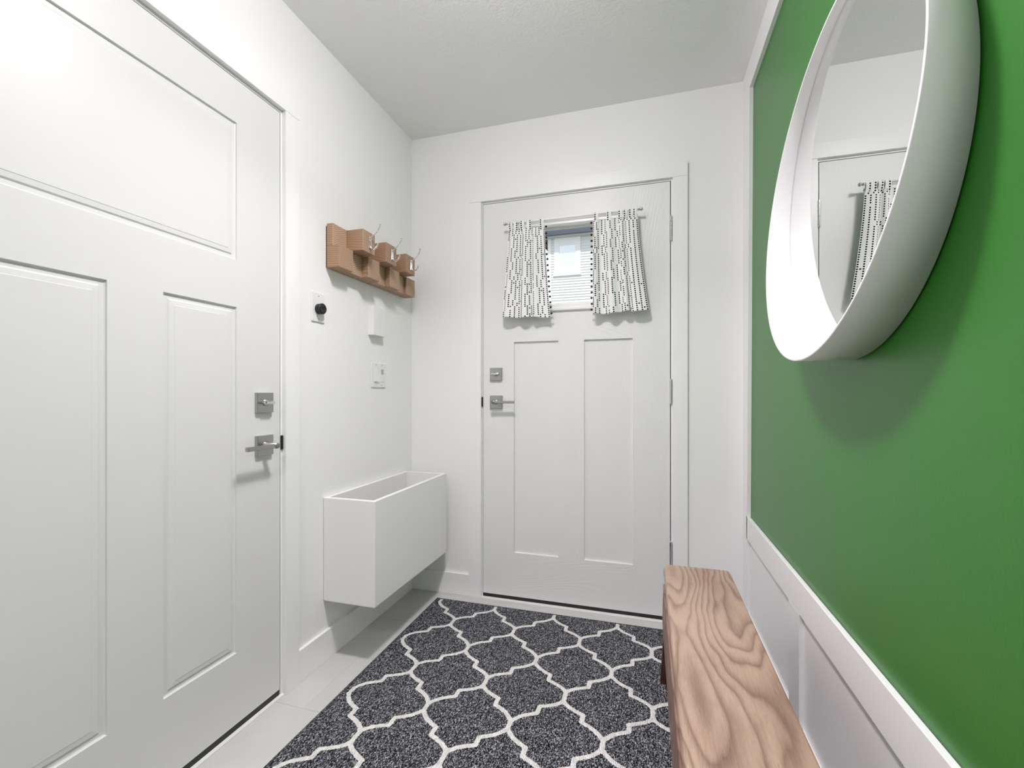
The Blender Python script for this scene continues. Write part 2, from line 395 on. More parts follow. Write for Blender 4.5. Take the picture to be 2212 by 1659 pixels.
# --- left door (flush panels with an ovolo)
PL = lambda a, b, d: (0.0-d, a, b)
mb = MB(); opsL = [(-1.660, -1.440, 0.247, 1.328), (-1.311, -1.090, 0.247, 1.328), (-1.660, -1.089, 1.475, 1.904)]
SL0, SL1 = -1.836, -0.9185
door_leaf(PL, SL0, SL1, 0.026, 2.038, 0.044, opsL, lambda a, b: 0, mb)
d1 = mb.build('door_1', m_door); struct(d1, 'white three-panel door on the left wall', 'door')
prof = [(0, 0), (0.0012, 0.0045), (0.004, 0.0062), (0.0135, 0.0062), (0.0175, 0.0030), (0.030, 0.0020), (0.031, 0.0012)]
for o in opsL: ring_panel(PL, o, prof, 'panel', m_door, d1)
MB().box(-0.040, -0.002, SL0, SL1, 0.004, 0.026).build('door_sweep', m_black, d1)
def square_plate(P, ca, cb, half, parent, name, m=m_nickel):
    """bevelled square escutcheon"""
    mb = MB(); d = 0.011
    R = [[P(ca+sa*h_, cb+sb*h_, dd) for sa, sb in ((-1, -1), (1, -1), (1, 1), (-1, 1))] for h_, dd in ((half, 0), (half, -d), (half-0.0012, -d-0.001))]
    for r, s_ in zip(R, R[1:]):
        for k in range(4): mb.face([r[k], r[(k+1) % 4], s_[(k+1) % 4], s_[k]])
    mb.face(R[-1]); return mb.build(name, m, parent, recalc=True)
# left hardware
PLx = lambda a, b, d: (0.0-d, a, b)
db = square_plate(PLx, -0.990, 1.028, 0.033, d1, 'deadbolt'); tag(db, 'square satin deadbolt plate')
b = MB(); b.lathe([(0.011, 0), (0.011, 0.004), (0.008, 0.007), (0.006, 0.018), (0, 0.018)], (0.012, -0.990, 1.028), 'x', 20)
b.box(0.020, 0.034, -1.012, -0.968, 1.0225, 1.0335, 0.004); b.build('thumb_turn', m_chrome, db)
hp = square_plate(PLx, -0.990, 0.886, 0.033, d1, 'handle_plate'); tag(hp, 'square satin plate of the lever handle')
b = MB(); b.lathe([(0.0125, 0), (0.0125, 0.006), (0.0095, 0.010), (0.0095, 0.048), (0, 0.048)], (0.012, -0.990, 0.886), 'x', 22)
b.box(0.048, 0.060, -1.104, -0.976, 0.8785, 0.8925, 0.0022); b.build('lever', m_nickel, hp)
b = MB(); b.box(-0.001, 0.0075, -0.9165, -0.9085, 0.862, 0.912, 0.003); b.build('strike_plate', m_black, d1)
# left door frame: jamb mesh + casing boards
b = MB(); b.box(-0.12, 0.0005, LY1-0.0072, LY1, 0, 2.0495); b.box(-0.12, 0.0005, LY0, LY0+0.006, 0, 2.0495); b.box(-0.12, 0.0005, LY0+0.006, LY1-0.0072, 2.0412, 2.0495)
b.box(-0.12, -0.046, LY1-0.022, LY1-0.0072, 0, 2.0412); b.box(-0.12, -0.046, LY0+0.006, LY0+0.02, 0, 2.0412); b.box(-0.12, -0.046, LY0+0.02, LY1-0.022, 2.027, 2.0412)
j1 = b.build('trim_1', m_trim); struct(j1, 'white frame and casing of the left door', 'trim')
MB().box(0, 0.017, -0.9085, -0.846, 0, 2.0492, 0.001).build('side_casing', m_trim, j1)
MB().box(0, 0.017, -1.910, -1.845, 0, 2.0492, 0.001).build('side_casing', m_trim, j1)
MB().box(0, 0.0175, -1.910, -0.846, 2.0496, 2.114, 0.001).build('head_casing', m_trim, j1)
MB().box(-0.12, 0.010, LY0, LY1, 0, 0.006, 0.001).build('threshold', m_trim, j1)
# light-proof backing behind the left door (the garage side)
MB().box(-0.14, -0.12, LY0-0.05, LY1+0.05, 0, 2.06).build('door_backing', m_dark, j1)

# --- far door (embossed grain, glazed top)
PF = lambda a, b, d: (a, 0.0+d, b)
SX0, SX1 = 0.4145, 1.3335
opsF = [(0.581, 0.810, 0.247, 1.320), (0.938, 1.167, 0.247, 1.320), (0.600, 1.148, 1.466, 1.926)]
def cm(a, b):
    if a < 0.581 or a > 1.167: return 0
    if 0.81 < a < 0.938 and 0.247 < b < 1.32: return 0
    return 1
mb = MB(); door_leaf(PF, SX0, SX1, 0.024, 2.038, 0.044, opsF, cm, mb)
d2 = mb.build('door_2', [m_gv, m_gh]); struct(d2, 'white craftsman outside door with a small window', 'door')
for o in opsF[:2]: ring_panel(PF, o, [(0, 0), (0.0008, 0.0095), (0.002, 0.010)], 'panel', m_gv, d2)
# lite frame and pane
wfm = ring_panel(PF, opsF[2], [(0, 0.0), (0.0, -0.010), (0.004, -0.013), (0.012, -0.013), (0.020, -0.006), (0.030, -0.006), (0.040, 0.004), (0.0415, 0.016), (0.0415, 0.044)], 'window_frame', m_trim, d2, fill=False)
MB().box(0.638, 1.11, 0.0165, 0.0205, 1.503, 1.889).build('pane', m_glass, wfm)
MB().box(SX0, SX1, 0.002, 0.040, 0.004, 0.024).build('door_sweep', m_black, d2)
PFx = lambda a, b, d: (a, d, b)
db = square_plate(PFx, 0.487, 1.157, 0.0325, d2, 'deadbolt'); tag(db, 'square satin deadbolt plate')
b = MB(); b.lathe([(0.010, 0), (0.010, -0.004), (0.006, -0.007), (0.006, -0.018), (0, -0.018)], (0.487, -0.012, 1.157), 'y', 20)
b.box(0.466, 0.508, -0.034, -0.020, 1.152, 1.162, 0.004); b.build('thumb_turn', m_chrome, db)
hp = square_plate(PFx, 0.488, 1.014, 0.0335, d2, 'handle_plate'); tag(hp, 'square satin plate of the lever handle')
b = MB(); b.lathe([(0.0125, 0), (0.0125, -0.006), (0.0095, -0.010), (0.0095, -0.048), (0, -0.048)], (0.488, -0.012, 1.014), 'y', 22)
b.box(0.476, 0.598, -0.060, -0.048, 1.008, 1.0215, 0.0022); b.build('lever', m_nickel, hp)
MB().box(0.4085, 0.4145, -0.010, 0.004, 0.990, 1.040, 0.002).build('strike_plate', m_black, d2)
for zc in (1.8195, 1.0675, 0.319):
    b = MB(); hh = 0.0555
    for q in range(5):
        za = zc-hh+q*2*hh/5
        b.lathe([(0, 0.0006), (0.0062, 0.0006), (0.0062, 2*hh/5-0.0006), (0, 2*hh/5-0.0006)], (1.3362, -0.0065, za), 'z', 18, smooth=False)
    b.lathe([(0.0045, 0), (0.0045, 2*hh+0.004), (0, 2*hh+0.006)], (1.3362, -0.0065, zc-hh-0.002), 'z', 12)
    b.box(1.3345, 1.3377, -0.004, 0.03, zc-hh, zc+hh)
    b.build('hinge', m_chrome, d2, origin=(1.3362, -0.0065, zc))
b = MB(); b.box(FX0, FX0+0.0042, -0.0005, 0.12, 0, 2.0495); b.box(FX1-0.0068, FX1, -0.0005, 0.12, 0, 2.0495); b.box(FX0+0.0042, FX1-0.0068, -0.0005, 0.12, 2.0412, 2.0495)
b.box(FX0+0.0042, FX0+0.019, 0.046, 0.12, 0, 2.0412); b.box(FX1-0.022, FX1-0.0068, 0.046, 0.12, 0, 2.0412); b.box(FX0+0.019, FX1-0.022, 0.046, 0.12, 2.027, 2.0412)
j2 = b.build('trim_2', m_trim); struct(j2, 'white frame and casing of the outside door', 'trim')
MB().box(0.341, 0.4075, -0.016, 0, 0, 2.0492, 0.001).build('side_casing', m_trim, j2)
MB().box(1.3445, 1.409, -0.016, 0, 0, 2.0492, 0.001).build('side_casing', m_trim, j2)
MB().box(0.341, 1.409, -0.0165, 0, 2.0496, 2.114, 0.001).build('head_casing', m_trim, j2)
MB().box(FX0, FX1, -0.016, 0.12, 0, 0.006, 0.0015).build('threshold', m_trim, j2)

# ------------------------------------------------------------------ round mirror
c0 = Vector((W-0.004, -1.072, 1.509)); r0 = 0.379
c1 = Vector((W-0.072, -1.076, 1.512)); r1 = 0.384
al, be = -0.086, -0.012
n1 = Vector((-math.cos(al)*math.cos(be), math.sin(be), -math.sin(al)*math.cos(be))).normalized()
a1 = Vector((0, 0, 1)).cross(n1).normalized(); b1 = n1.cross(a1)
a0 = Vector((0, -1, 0)); b0 = Vector((0, 0, 1))
GX = W-0.020
mir = thing('wall_mirror', (W, -1.072, 1.125), 'large round mirror in a deep white rim on the green wall', 'mirror')
def ringpt(k, c, r, a, b, n=160): return c+a*(r*math.cos(2*PI*k/n))+b*(r*math.sin(2*PI*k/n))
N = 160; TH = 0.006
def mix_ring(tt, dr):
    """ring between back (tt=0) and front (tt=1)"""
    return [ringpt(k, c0, r0-dr, a0, b0).lerp(ringpt(k, c1, r1-dr, a1, b1), tt) for k in range(N)]
def to_plane(x, dr):
    out = []
    for k in range(N):
        p = ringpt(k, c0, r0-dr, a0, b0); q = ringpt(k, c1, r1-dr, a1, b1); tt = (p.x-x)/(p.x-q.x); out.append(p.lerp(q, tt))
    return out
mb = MB(); rings = [mix_ring(0, 0), mix_ring(0.985, 0), mix_ring(1, 0.001), mix_ring(1, TH-0.001), mix_ring(0.985, TH), to_plane(GX+0.006, TH), mix_ring(0, TH)]
bmv = [[mb.bm.verts.new(p) for p in r] for r in rings]
for A, B in zip(bmv, bmv[1:]+bmv[:1]):
    for k in range(N):
        f = mb.bm.faces.new((A[k], A[(k+1) % N], B[(k+1) % N], B[k])); f.smooth = True
bmesh.ops.recalc_face_normals(mb.bm, faces=mb.bm.faces)
m_rim = mat('white_rim', (0.79, 0.79, 0.79, 1), 0.4)
rim = mb.build('rim', m_rim, mir)
for e in rim.data.edges: pass
mb = MB(); pl = to_plane(GX, TH+0.0010); mb.face(pl)
mb.build('mirror_glass', m_glassm, mir)
mb = MB(); pl = to_plane(GX+0.003, TH-0.001); mb.face(pl); mb.face(to_plane(GX+0.004, TH-0.001)); mb.build('backing_plate', m_dark, mir)
MB().lathe([(0, 0), (0.30, 0), (0.30, -0.013), (0, -0.013)], (W, -1.072, 1.509), 'x', 48).build('mounting_plate', m_dark, mir)

# ------------------------------------------------------------------ bench
be_ = thing('bench', (1.39, -1.12, 0), 'narrow wooden bench with swirling grain against the white wainscot', 'bench')
ZT = 0.450; BX0, BX1, BY0, BY1 = 1.290, 1.501, -1.76, -0.503
t_ = bmesh.new()
rc = 0.018; loop = []
for (cx, cy_, a_) in ((BX1-rc, BY1-rc, 0), (BX0+rc, BY1-rc, 90), (BX0+rc, BY0+rc, 180), (BX1-rc, BY0+rc, 270)):
    for k in range(5):
        an = math.radians(a_+k*22.5); loop.append((cx, cy_, math.cos(an), math.sin(an)))
mb = MB(); rows = []
for z, ex in ((0.418, -0.004), (0.422, 0.001), (0.434, 0.004), (0.444, 0.0015), (0.4485, -0.001), (ZT, -0.0045)):
    rows.append([mb.bm.verts.new((cx+ca*(rc+ex), cy_+sa*(rc+ex), z)) for cx, cy_, ca, sa in loop])
for A, B in zip(rows, rows[1:]):
    for k in range(len(loop)):
        f = mb.bm.faces.new((A[k], A[(k+1) % len(loop)], B[(k+1) % len(loop)], B[k])); f.smooth = True
mb.bm.faces.new(rows[-1]); mb.bm.faces.new(rows[0][::-1])
mb.build('seat', m_seat, be_)
t_.free()
for sx_, xa in ((-1, 1.279), (1, 1.489)):
    b = MB(); x0, x1 = xa, xa+0.016
    ya, yb = -1.655, -0.612
    b.hexa([(x0, ya, 0.296), (x1, ya, 0.296), (x1, yb, 0.296), (x0, yb, 0.296), (x0+0.004*(sx_ < 0), ya-0.02, 0.418), (x1, ya-0.02, 0.418), (x1, yb+0.012, 0.418), (x0+0.004*(sx_ < 0), yb+0.012, 0.418)], bev=0.003)
    b.build('apron', m_bside, be_)
for (yt, yf) in ((-0.585, -0.478), (-1.678, -1.785)):
    b = MB(); s_ = 1 if yf > yt else -1; th_ = 0.020
    b.hexa([(1.276, yf-th_*0.5, 0.0104), (1.514, yf-th_*0.5, 0.0104), (1.514, yf+th_*0.5, 0.0104), (1.276, yf+th_*0.5, 0.0104),
            (1.296, yt-th_*0.5, 0.4185), (1.494, yt-th_*0.5, 0.4185), (1.494, yt+th_*0.5, 0.4185), (1.296, yt+th_*0.5, 0.4185)], bev=0.002)
    b.build('leg', m_bleg, be_)

# ------------------------------------------------------------------ rug
RX0, RX1, RY0, RY1 = 0.199, 1.575, -2.02, -0.0925
rug = thing('rug', (0.86, -1.05, 0), 'charcoal rug with a white trellis pattern on the tiled floor', 'rug')
PX, PY, OX, OY = 0.2915, 0.358, 0.520, -0.294
seg = [(0.5, 0.0), (0.5, 0.055), (0.475, 0.095), (0.41, 0.138), (0.33, 0.172), (0.25, 0.200), (0.25, 0.292), (0.175, 0.322), (0.10, 0.358), (0.035, 0.412), (0.0, 0.455), (0.0, 0.5)]
segm = [(a*PX, b_*PY) for a, b_ in seg]
def trellis(x, y):
    best = 9
    # reduce to the cell around the nearest centre, both sublattices share the same lines
    a = (x-OX)/PX; b_ = (y-OY)/PY
    a -= round(a); b_ -= round(b_)
    px, py = abs(a)*PX, abs(b_)*PY
    for cxx, cyy, fx, fy in ((0, 0, 1, 1),):
        for (p, q) in zip(segm, segm[1:]):
            dx, dy = q[0]-p[0], q[1]-p[1]; tt = max(0, min(1, ((px-p[0])*dx+(py-p[1])*dy)/(dx*dx+dy*dy)))
            d_ = math.hypot(px-p[0]-tt*dx, py-p[1]-tt*dy)
            if d_ < best: best = d_
    # the neck between side neighbours widens the line a touch
    return best
st = 0.0045; nx = int((RX1-RX0)/st); ny = int((RY1-RY0)/st)
# one period table for speed
TN = 96
tab = [[trellis(OX+PX*(i/(2.0*TN)), OY+PY*(j_/(2.0*TN))) for j_ in range(TN+1)] for i in range(TN+1)]
def tl_(x, y):
    a = (x-OX)/PX; b_ = (y-OY)/PY; a = abs(a-round(a))*2*TN; b_ = abs(b_-round(b_))*2*TN
    i, j_ = min(int(a), TN-1), min(int(b_), TN-1); u, v_ = a-i, b_-j_
    return (tab[i][j_]*(1-u)*(1-v_)+tab[i+1][j_]*u*(1-v_)+tab[i][j_+1]*(1-u)*v_+tab[i+1][j_+1]*u*v_)
vs = []; fs = []; ds = []
for i in range(nx+1):
    x = RX0+(RX1-RX0)*i/nx
    for j_ in range(ny+1):
        y = RY0+(RY1-RY0)*j_/ny
        e = min(x-RX0, RX1-x, y-RY0, RY1-y)
        z = 0.0085*min(1, (e/0.004))**0.5 if e < 0.004 else 0.0085
        d_ = tl_(x, y); 
        if x < OX-PX or y > OY+PY/2:      # the pattern stops at its outermost cells, only the necks run on
            bb = (y-OY)/PY; bb = abs(bb-round(bb))*PY; aa = (x-OX)/PX; aa = abs(aa-round(aa))*PX
            d_ = math.hypot(aa, max(0, 0.455*PY-bb))
        if e < 0.006: d_ = 0.03
        z += 0.0006*random.random()+(0.0006 if d_ < 0.006 else 0)
        vs.append((x-0.86, y+1.05, max(z, 0.001))); ds.append(d_)
for i in range(nx):
    for j_ in range(ny):
        a = i*(ny+1)+j_; fs.append((a, a+ny+1, a+ny+2, a+1))
me = bpy.data.meshes.new('pile'); me.from_pydata(vs, [], fs); me.materials.append(m_rug)
atr = me.attributes.new('line_distance', 'FLOAT', 'POINT'); atr.data.foreach_set('value', ds)
me.polygons.foreach_set('use_smooth', [True]*len(me.polygons))
o = bpy.data.objects.new('pile', me); COL.objects.link(o); o.parent = rug
b = MB(); hw = 0.0035
cs = [(RX0, RY0), (RX1, RY0), (RX1, RY1), (RX0, RY1)]
for (p, q) in zip(cs, cs[1:]+cs[:1]):
    n_ = 60; b.tube([(p[0]+(q[0]-p[0])*k/n_, p[1]+(q[1]-p[1])*k/n_, 0.0048) for k in range(n_+1)], 0.0042, 8)
b.build('binding', m_serge, rug)

# ------------------------------------------------------------------ wall box (open topped)
pb = thing('wall_box', (0.118, -0.38, 0.2365), 'white open-topped box fixed to the left wall below the coat rack', 'storage box')
X1 = 0.236; Y0, Y1, Z0, Z1, tw = -0.700, -0.066, 0.2365, 0.646, 0.017
def rrect_loop(inset, z, r, n=4):
    out = []
    x0, x1, y0, y1 = 0.001+inset, X1-inset, Y0+inset, Y1-inset
    for cx, cy_, a_ in ((x1-r, y1-r, 0), (x0+r, y1-r, 90), (x0+r, y0+r, 180), (x1-r, y0+r, 270)):
        for k in range(n+1):
            an = math.radians(a_+k*90/n); out.append((cx+r*math.cos(an), cy_+r*math.sin(an), z))
    return out
mb = MB(); Ls = [rrect_loop(0.006, Z0, 0.004), rrect_loop(0.002, Z0+0.0015, 0.004), rrect_loop(0, Z0+0.006, 0.004), rrect_loop(0, Z1-0.0015, 0.003), rrect_loop(0.0015, Z1, 0.003), rrect_loop(tw-0.001, Z1, 0.002), rrect_loop(tw, Z1-0.001, 0.002), rrect_loop(tw, Z0+tw, 0.002)]
R = [[mb.bm.verts.new(p) for p in l_] for l_ in Ls]
for A, B in zip(R, R[1:]):
    for k in range(len(A)): mb.bm.faces.new((A[k], A[(k+1) % len(A)], B[(k+1) % len(A)], B[k]))
mb.bm.faces.new(R[0]); mb.bm.faces.new(R[-1]); bmesh.ops.recalc_face_normals(mb.bm, faces=mb.bm.faces)
mb.build('body', m_plastic, pb)

# ------------------------------------------------------------------ coat rack of wooden blocks
rk = thing('coat_rack', (0, -0.385, 1.559), 'coat rack of staggered wooden blocks with three chrome hooks', 'coat rack')
cw = 0.086; RY = -0.686; zb, zm, zt = 1.5595, 1.6475, 1.7360
top = {0: 0.034, 1: 0.112, 2: 0.034, 3: 0.112, 4: 0.034, 5: 0.112, 6: 0.034}
bot = {0: 0.066, 1: 0.047, 2: 0.079, 3: 0.049, 4: 0.076, 5: 0.050, 6: 0.064}
MB().box(0.0, 0.005, RY+0.002, RY+7*cw-0.004, zb+0.002, zt-0.010).build('backing', m_backing, rk)
for row, za, zb_ in ((top, zm, zt), (bot, zb, zm)):
    for k, dep in row.items():
        if row is top and k == 6: zz1 = zb_-0.0
        else: zz1 = zb_
        ya = RY+k*cw
        if row is top and k == 6: continue
        MB().box(0.005, dep, ya+0.0002, ya+cw-0.0002, za+0.0002, zz1-0.0002, 0.0012, seg=1).build('block', m_block, rk, origin=(0.03, ya+cw/2, (za+zz1)/2))
hook0 = None
def cr(pts, n=6):
    out = []
    P_ = [Vector(p) for p in pts]; P_ = [P_[0]*2-P_[1]]+P_+[P_[-1]*2-P_[-2]]
    for i in range(1, len(P_)-2):
        for k in range(n):
            t__ = k/n; a, b_, c_, d_ = P_[i-1:i+3]
            out.append(0.5*((2*b_)+(-a+c_)*t__+(2*a-5*b_+4*c_-d_)*t__**2+(-a+3*b_-3*c_+d_)*t__**3))
    return out+[P_[-2]]
for k, yc in enumerate((-0.553, -0.381, -0.208)):
    b = MB()
    b.box(0.112, 0.1155, yc-0.009, yc+0.009, 1.666, 1.7155, 0.0016)
    b.box(0.112, 0.119, yc-0.0055, yc+0.0055, 1.676, 1.700, 0.003)
    up_ = cr([(0.115, yc, 1.709), (0.121, yc, 1.717), (0.135, yc, 1.7245), (0.149, yc, 1.737), (0.158, yc, 1.752), (0.161, yc, 1.764)])
    b.tube(up_, [0.0044-0.0018*min(1, i/12) for i in range(len(up_))], 10); b.ball((0.161, yc, 1.766), 0.0046)
    dn = cr([(0.115, yc, 1.675), (0.119, yc, 1.667), (0.128, yc, 1.6625), (0.140, yc, 1.666), (0.149, yc, 1.676), (0.152, yc, 1.685)])
    b.tube(dn, [0.0046-0.0012*min(1, i/12) for i in range(len(dn))], 10); b.ball((0.152, yc, 1.686), 0.0038)
    for zc_ in (1.7065, 1.6725): b.lathe([(0.0028, 0), (0.0028, 0.0012), (0.0016, 0.002), (0, 0.002)], (0.1155, yc+0.0055, zc_), 'x', 10)
    b.build('hook', m_chrome, rk, origin=(0.112, yc, 1.69))

# ------------------------------------------------------------------ small wall fittings
# blank plate with black bumper
dp = thing('wall_plate', (0, -0.731, 1.335), 'white blank plate with a round black bumper, left of the switches', 'wall plate')
MB().box(0.0, 0.0055, -0.768, -0.696, 1.336, 1.449, 0.0022).build('cover', m_plastic, dp)
b = MB(); b.lathe([(0.0185, 0), (0.0200, 0.002), (0.0200, 0.011), (0.0182, 0.0125), (0.0182, 0.0138), (0.0208, 0.0155), (0.0208, 0.0215), (0.0185, 0.0240), (0.009, 0.0240), (0.006, 0.020), (0, 0.020)], (0.0055, -0.734, 1.386), 'x', 36)
b.build('bumper', m_black, dp)
for zc_ in (1.437, 1.349): MB().lathe([(0.0025, 0), (0.0025, 0.0008), (0, 0.0012)], (0.0055, -0.731, zc_), 'x', 10).build('screw', m_plate2, dp)
# white chime box
cb_ = thing('chime_box', (0, -0.356, 1.326), 'plain white box on the wall under the coat rack', 'door chime')
MB().box(0.0, 0.031, -0.402, -0.310, 1.327, 1.463, 0.0025, seg=3).build('housing', m_plastic, cb_)
MB().box(0.0300, 0.0317, -0.365, -0.343, 1.366, 1.433, 0.0007).build('relief', m_plastic, cb_)
# switch plate
sw = thing('light_switch', (0, -0.3225, 1.086), 'white double switch plate with rocker and dimmer', 'light switch')
MB().box(0.0, 0.0055, -0.381, -0.264, 1.0865, 1.2035, 0.0022).build('cover', m_plastic, sw)
b = MB(); b.hexa([(0.004, -0.361, 1.114), (0.0125, -0.361, 1.114), (0.0125, -0.329, 1.114), (0.004, -0.329, 1.114), (0.004, -0.361, 1.177), (0.0057, -0.361, 1.177), (0.0057, -0.329, 1.177), (0.004, -0.329, 1.177)], bev=0.0004)
b.build('rocker', m_plastic, sw)
MB().box(0.005, 0.0075, -0.3165, -0.2845, 1.114, 1.177, 0.0006).build('dimmer', m_plastic, sw)
MB().box(0.0074, 0.0080, -0.3065, -0.2865, 1.149, 1.174, 0.0002).build('sensor', m_plate2, sw)
for yc in (-0.345, -0.300):
    for zc_ in (1.193, 1.097): MB().lathe([(0.0025, 0), (0.0025, 0.0008), (0, 0.0012)], (0.0055, yc, zc_), 'x', 10).build('screw', m_plate2, sw)

# ------------------------------------------------------------------ curtain rod and curtains
rod = thing('curtain_rod', (0.88, -0.0135, 1.905), 'thin white rod with clear ball ends across the door window', 'curtain rod')
ROD_Y, ROD_Z = -0.050, 1.9055
MB().tube([(0.562, ROD_Y, ROD_Z), (0.88, ROD_Y, ROD_Z), (1.193, ROD_Y, ROD_Z)], 0.0045, 14).build('rod', m_trim, rod)
m_fin = mat('finial_metal', (0.55, 0.55, 0.54, 1), 0.2, 0.9)
for xx, s_ in ((0.562, -1), (1.193, 1)):
    b = MB(); b.lathe([(0.0045, 0), (0.0062, 0.001*s_), (0.0062, 0.004*s_), (0.004, 0.005*s_), (0.004, 0.007*s_), (0.0055, 0.0085*s_), (0.0078, 0.012*s_), (0.0078, 0.0155*s_), (0.0050, 0.0195*s_), (0, 0.0205*s_)], (xx, ROD_Y, ROD_Z), 'x', 18)
    b.build('finial', m_fin, rod)
for xx in (0.5925, 1.166):
    b = MB(); b.tube([(xx, -0.0005, ROD_Z-0.004), (xx, -0.03, ROD_Z-0.010), (xx, ROD_Y, ROD_Z-0.0055)], 0.0028, 8); b.lathe([(0.009, 0), (0.009, -0.003), (0, -0.003)], (xx, 0, ROD_Z-0.004), 'y', 14)
    b.build('bracket', m_fin, rod)

CELL = 0.0101
def dots(nc, nr, rnd, step=3):
    g = [[0]*nr for _ in range(nc)]
    starts = []; c = rnd.randint(0, 1)
    while c < nc: starts.append(c); c += rnd.choice((2, 2, 3))
    for s0 in starts:
        x = s0; r = 0
        while r < nr:
            run = rnd.randint(3, 8)
            for q in range(run):
                if r < nr and 0 <= x < nc:
                    if x > 0 and g[x-1][r]:
                        if x+1 < nc: x += 1
                        else: r += 1; continue
                    g[x][r] = 1
                r += 1
            mv = rnd.choice((-1, 1))
            if x+mv < s0 or x+mv > s0+1: mv = -mv
            if 0 <= x+mv < nc: x += mv
            if rnd.random() < 0.35 and r < nr: g[max(0, min(nc-1, x-mv))][r-1] = 1; g[max(0, min(nc-1, x))][r-1] = 1
            if rnd.random() < 0.12: r += 1
    return g
def curtain(name, label, top_x, bot_x, zt_l, zt_r, zb_l, zb_r, folds, phase, amp0, amp1, side, pom, tabs, tabw, seed, shear=0.0):
    rnd = random.Random(seed)
    root = thing(name, ((top_x[0]+top_x[1])/2, ROD_Y, zb_l), label, 'curtain', 'pair of short dotted curtains on the door window')
    off = root.location.copy()
    NU, NV = 200, 92
    zt_, zb__ = (zt_l+zt_r)/2, (zb_l+zb_r)/2
    ph = [rnd.uniform(-0.4, 0.4) for _ in range(4)]
    def P(u, v_):
        x0 = top_x[0]+(bot_x[0]-top_x[0])*v_**1.05; x1 = top_x[1]+(bot_x[1]-top_x[1])*v_**1.4
        # folds of uneven width
        uu = u+0.045*math.sin(2*PI*u*1.5+ph[0]+0.6*v_)+0.02*math.sin(2*PI*3*u+ph[1])
        A = amp0+(amp1-amp0)*v_**0.8
        edge = min(1, min(u, 1-u)/0.05)
        yy_ = A*(math.sin(2*PI*folds*uu+phase+0.5*math.sin(2*v_+ph[2]))*(0.75+0.25*math.sin(5*u+ph[3])))*(0.35+0.65*edge)
        xx_ = x0+(x1-x0)*u+0.35*A*math.cos(2*PI*folds*uu+phase)*edge*0.6
        zt = zt_l+(zt_r-zt_l)*u; zb2 = zb_l+(zb_r-zb_l)*u
        z = zt+(zb2-zt)*v_+0.003*math.sin(2*PI*folds*uu*0.5+1)*v_
        y = ROD_Y+0.002+yy_*0.9-0.004*v_
        return Vector((xx_, min(y, -0.016), z))
    # arc length of the middle line gives the cloth width
    L_ = 0; pr = P(0, 0.5)
    ul = [0]
    for i in range(1, NU+1):
        q = P(i/NU, 0.5); L_ += (q-pr).length; pr = q; ul.append(L_)
    nc = int(L_/CELL)+1; nr = int(abs(zt_-zb__)/CELL)+2
    g = dots(nc, nr, rnd)
    vs = []; fs = []; uvs = []; fa = []
    # resample uniformly in arc length so every cell is a whole number of quads
    K = 3; nu = nc*K
    us = []
    kk = 0
    for i in range(nu+1):
        tgt = L_*i/nu
        while kk < NU-1 and ul[kk+1] < tgt: kk += 1
        us.append((kk+(tgt-ul[kk])/max(1e-9, ul[kk+1]-ul[kk]))/NU)
    nv = nr*2
    for i in range(nu+1):
        for j_ in range(nv+1): vs.append(P(us[i], j_/nv)-off)
    for i in range(nu):
        for j_ in range(nv):
            a = i*(nv+1)+j_; fs.append((a, a+nv+1, a+nv+2, a+1))
            fa.append(float(g[i//K][j_//2]))
            u0, u1, v0, v1 = i/K, (i+1)/K, -j_/2, -(j_+1)/2
            uvs += [(u0, v0), (u1, v0), (u1, v1), (u0, v1)]
    me = bpy.data.meshes.new('cloth'); me.from_pydata(vs, [], fs); me.materials.append(m_cloth)
    uvl = me.uv_layers.new(name='UVMap'); uvl.data.foreach_set('uv', [c_ for uv_ in uvs for c_ in uv_])
    at_ = me.attributes.new('dot_cell', 'FLOAT', 'FACE'); at_.data.foreach_set('value', fa)
    me.polygons.foreach_set('use_smooth', [True]*len(me.polygons))
    o = bpy.data.objects.new('cloth', me); COL.objects.link(o); o.parent = root
    md = o.modifiers.new('thickness', 'SOLIDIFY'); md.thickness = 0.0008; md.offset = 0
    # pompoms down the inner edge
    for k, z in enumerate(pom):
        zt = zt_r if side > 0 else zt_l; zb2 = zb_r if side > 0 else zb_l
        v_ = max(0, min(1, (z-zt)/(zb2-zt))); e = P(1.0 if side > 0 else 0.0, v_)
        b = MB(); c_ = (e.x+side*0.0062+rnd.uniform(-.0012, .0012), e.y-0.001, z+rnd.uniform(-.001, .001)); b.ball(c_, 0.0051, 10)
        b.tube([(e.x-side*0.001, e.y, e.z), (e.x+side*0.005, e.y, z)], 0.0008, 5)
        b.build('pompom', m_fur, root, origin=c_)
    # tabs looped over the rod
    for x, w_ in zip(tabs, tabw):
        uq = (x-top_x[0])/(top_x[1]-top_x[0]); zt = zt_l+(zt_r-zt_l)*uq
        base = P(min(1, max(0, uq)), 0.02)
        pr_ = [(base.y, zt-0.012)]
        pr_ += [(ROD_Y-0.0062, ROD_Z-0.012)]
        for k in range(9):
            an = PI+PI*k/8 if False else PI-PI*k/8
            pr_.append((ROD_Y+0.0060*math.cos(an), ROD_Z+0.0060*math.sin(an)))
        pr_ += [(ROD_Y+0.0062, ROD_Z-0.012), (base.y+0.002, zt-0.012)]
        vs = []; fs = []; uvs = []; fa = []; s_acc = [0]
        for (p_, q_) in zip(pr_, pr_[1:]): s_acc.append(s_acc[-1]+math.hypot(q_[0]-p_[0], q_[1]-p_[1]))
        ncw = max(2, round(w_/CELL)); pcol = rnd.choice(range(ncw))
        for i in range(ncw+1):
            for (yy_, zz_) in pr_: vs.append(Vector((x-w_/2+w_*i/ncw, yy_, zz_))-off)
        m_ = len(pr_)
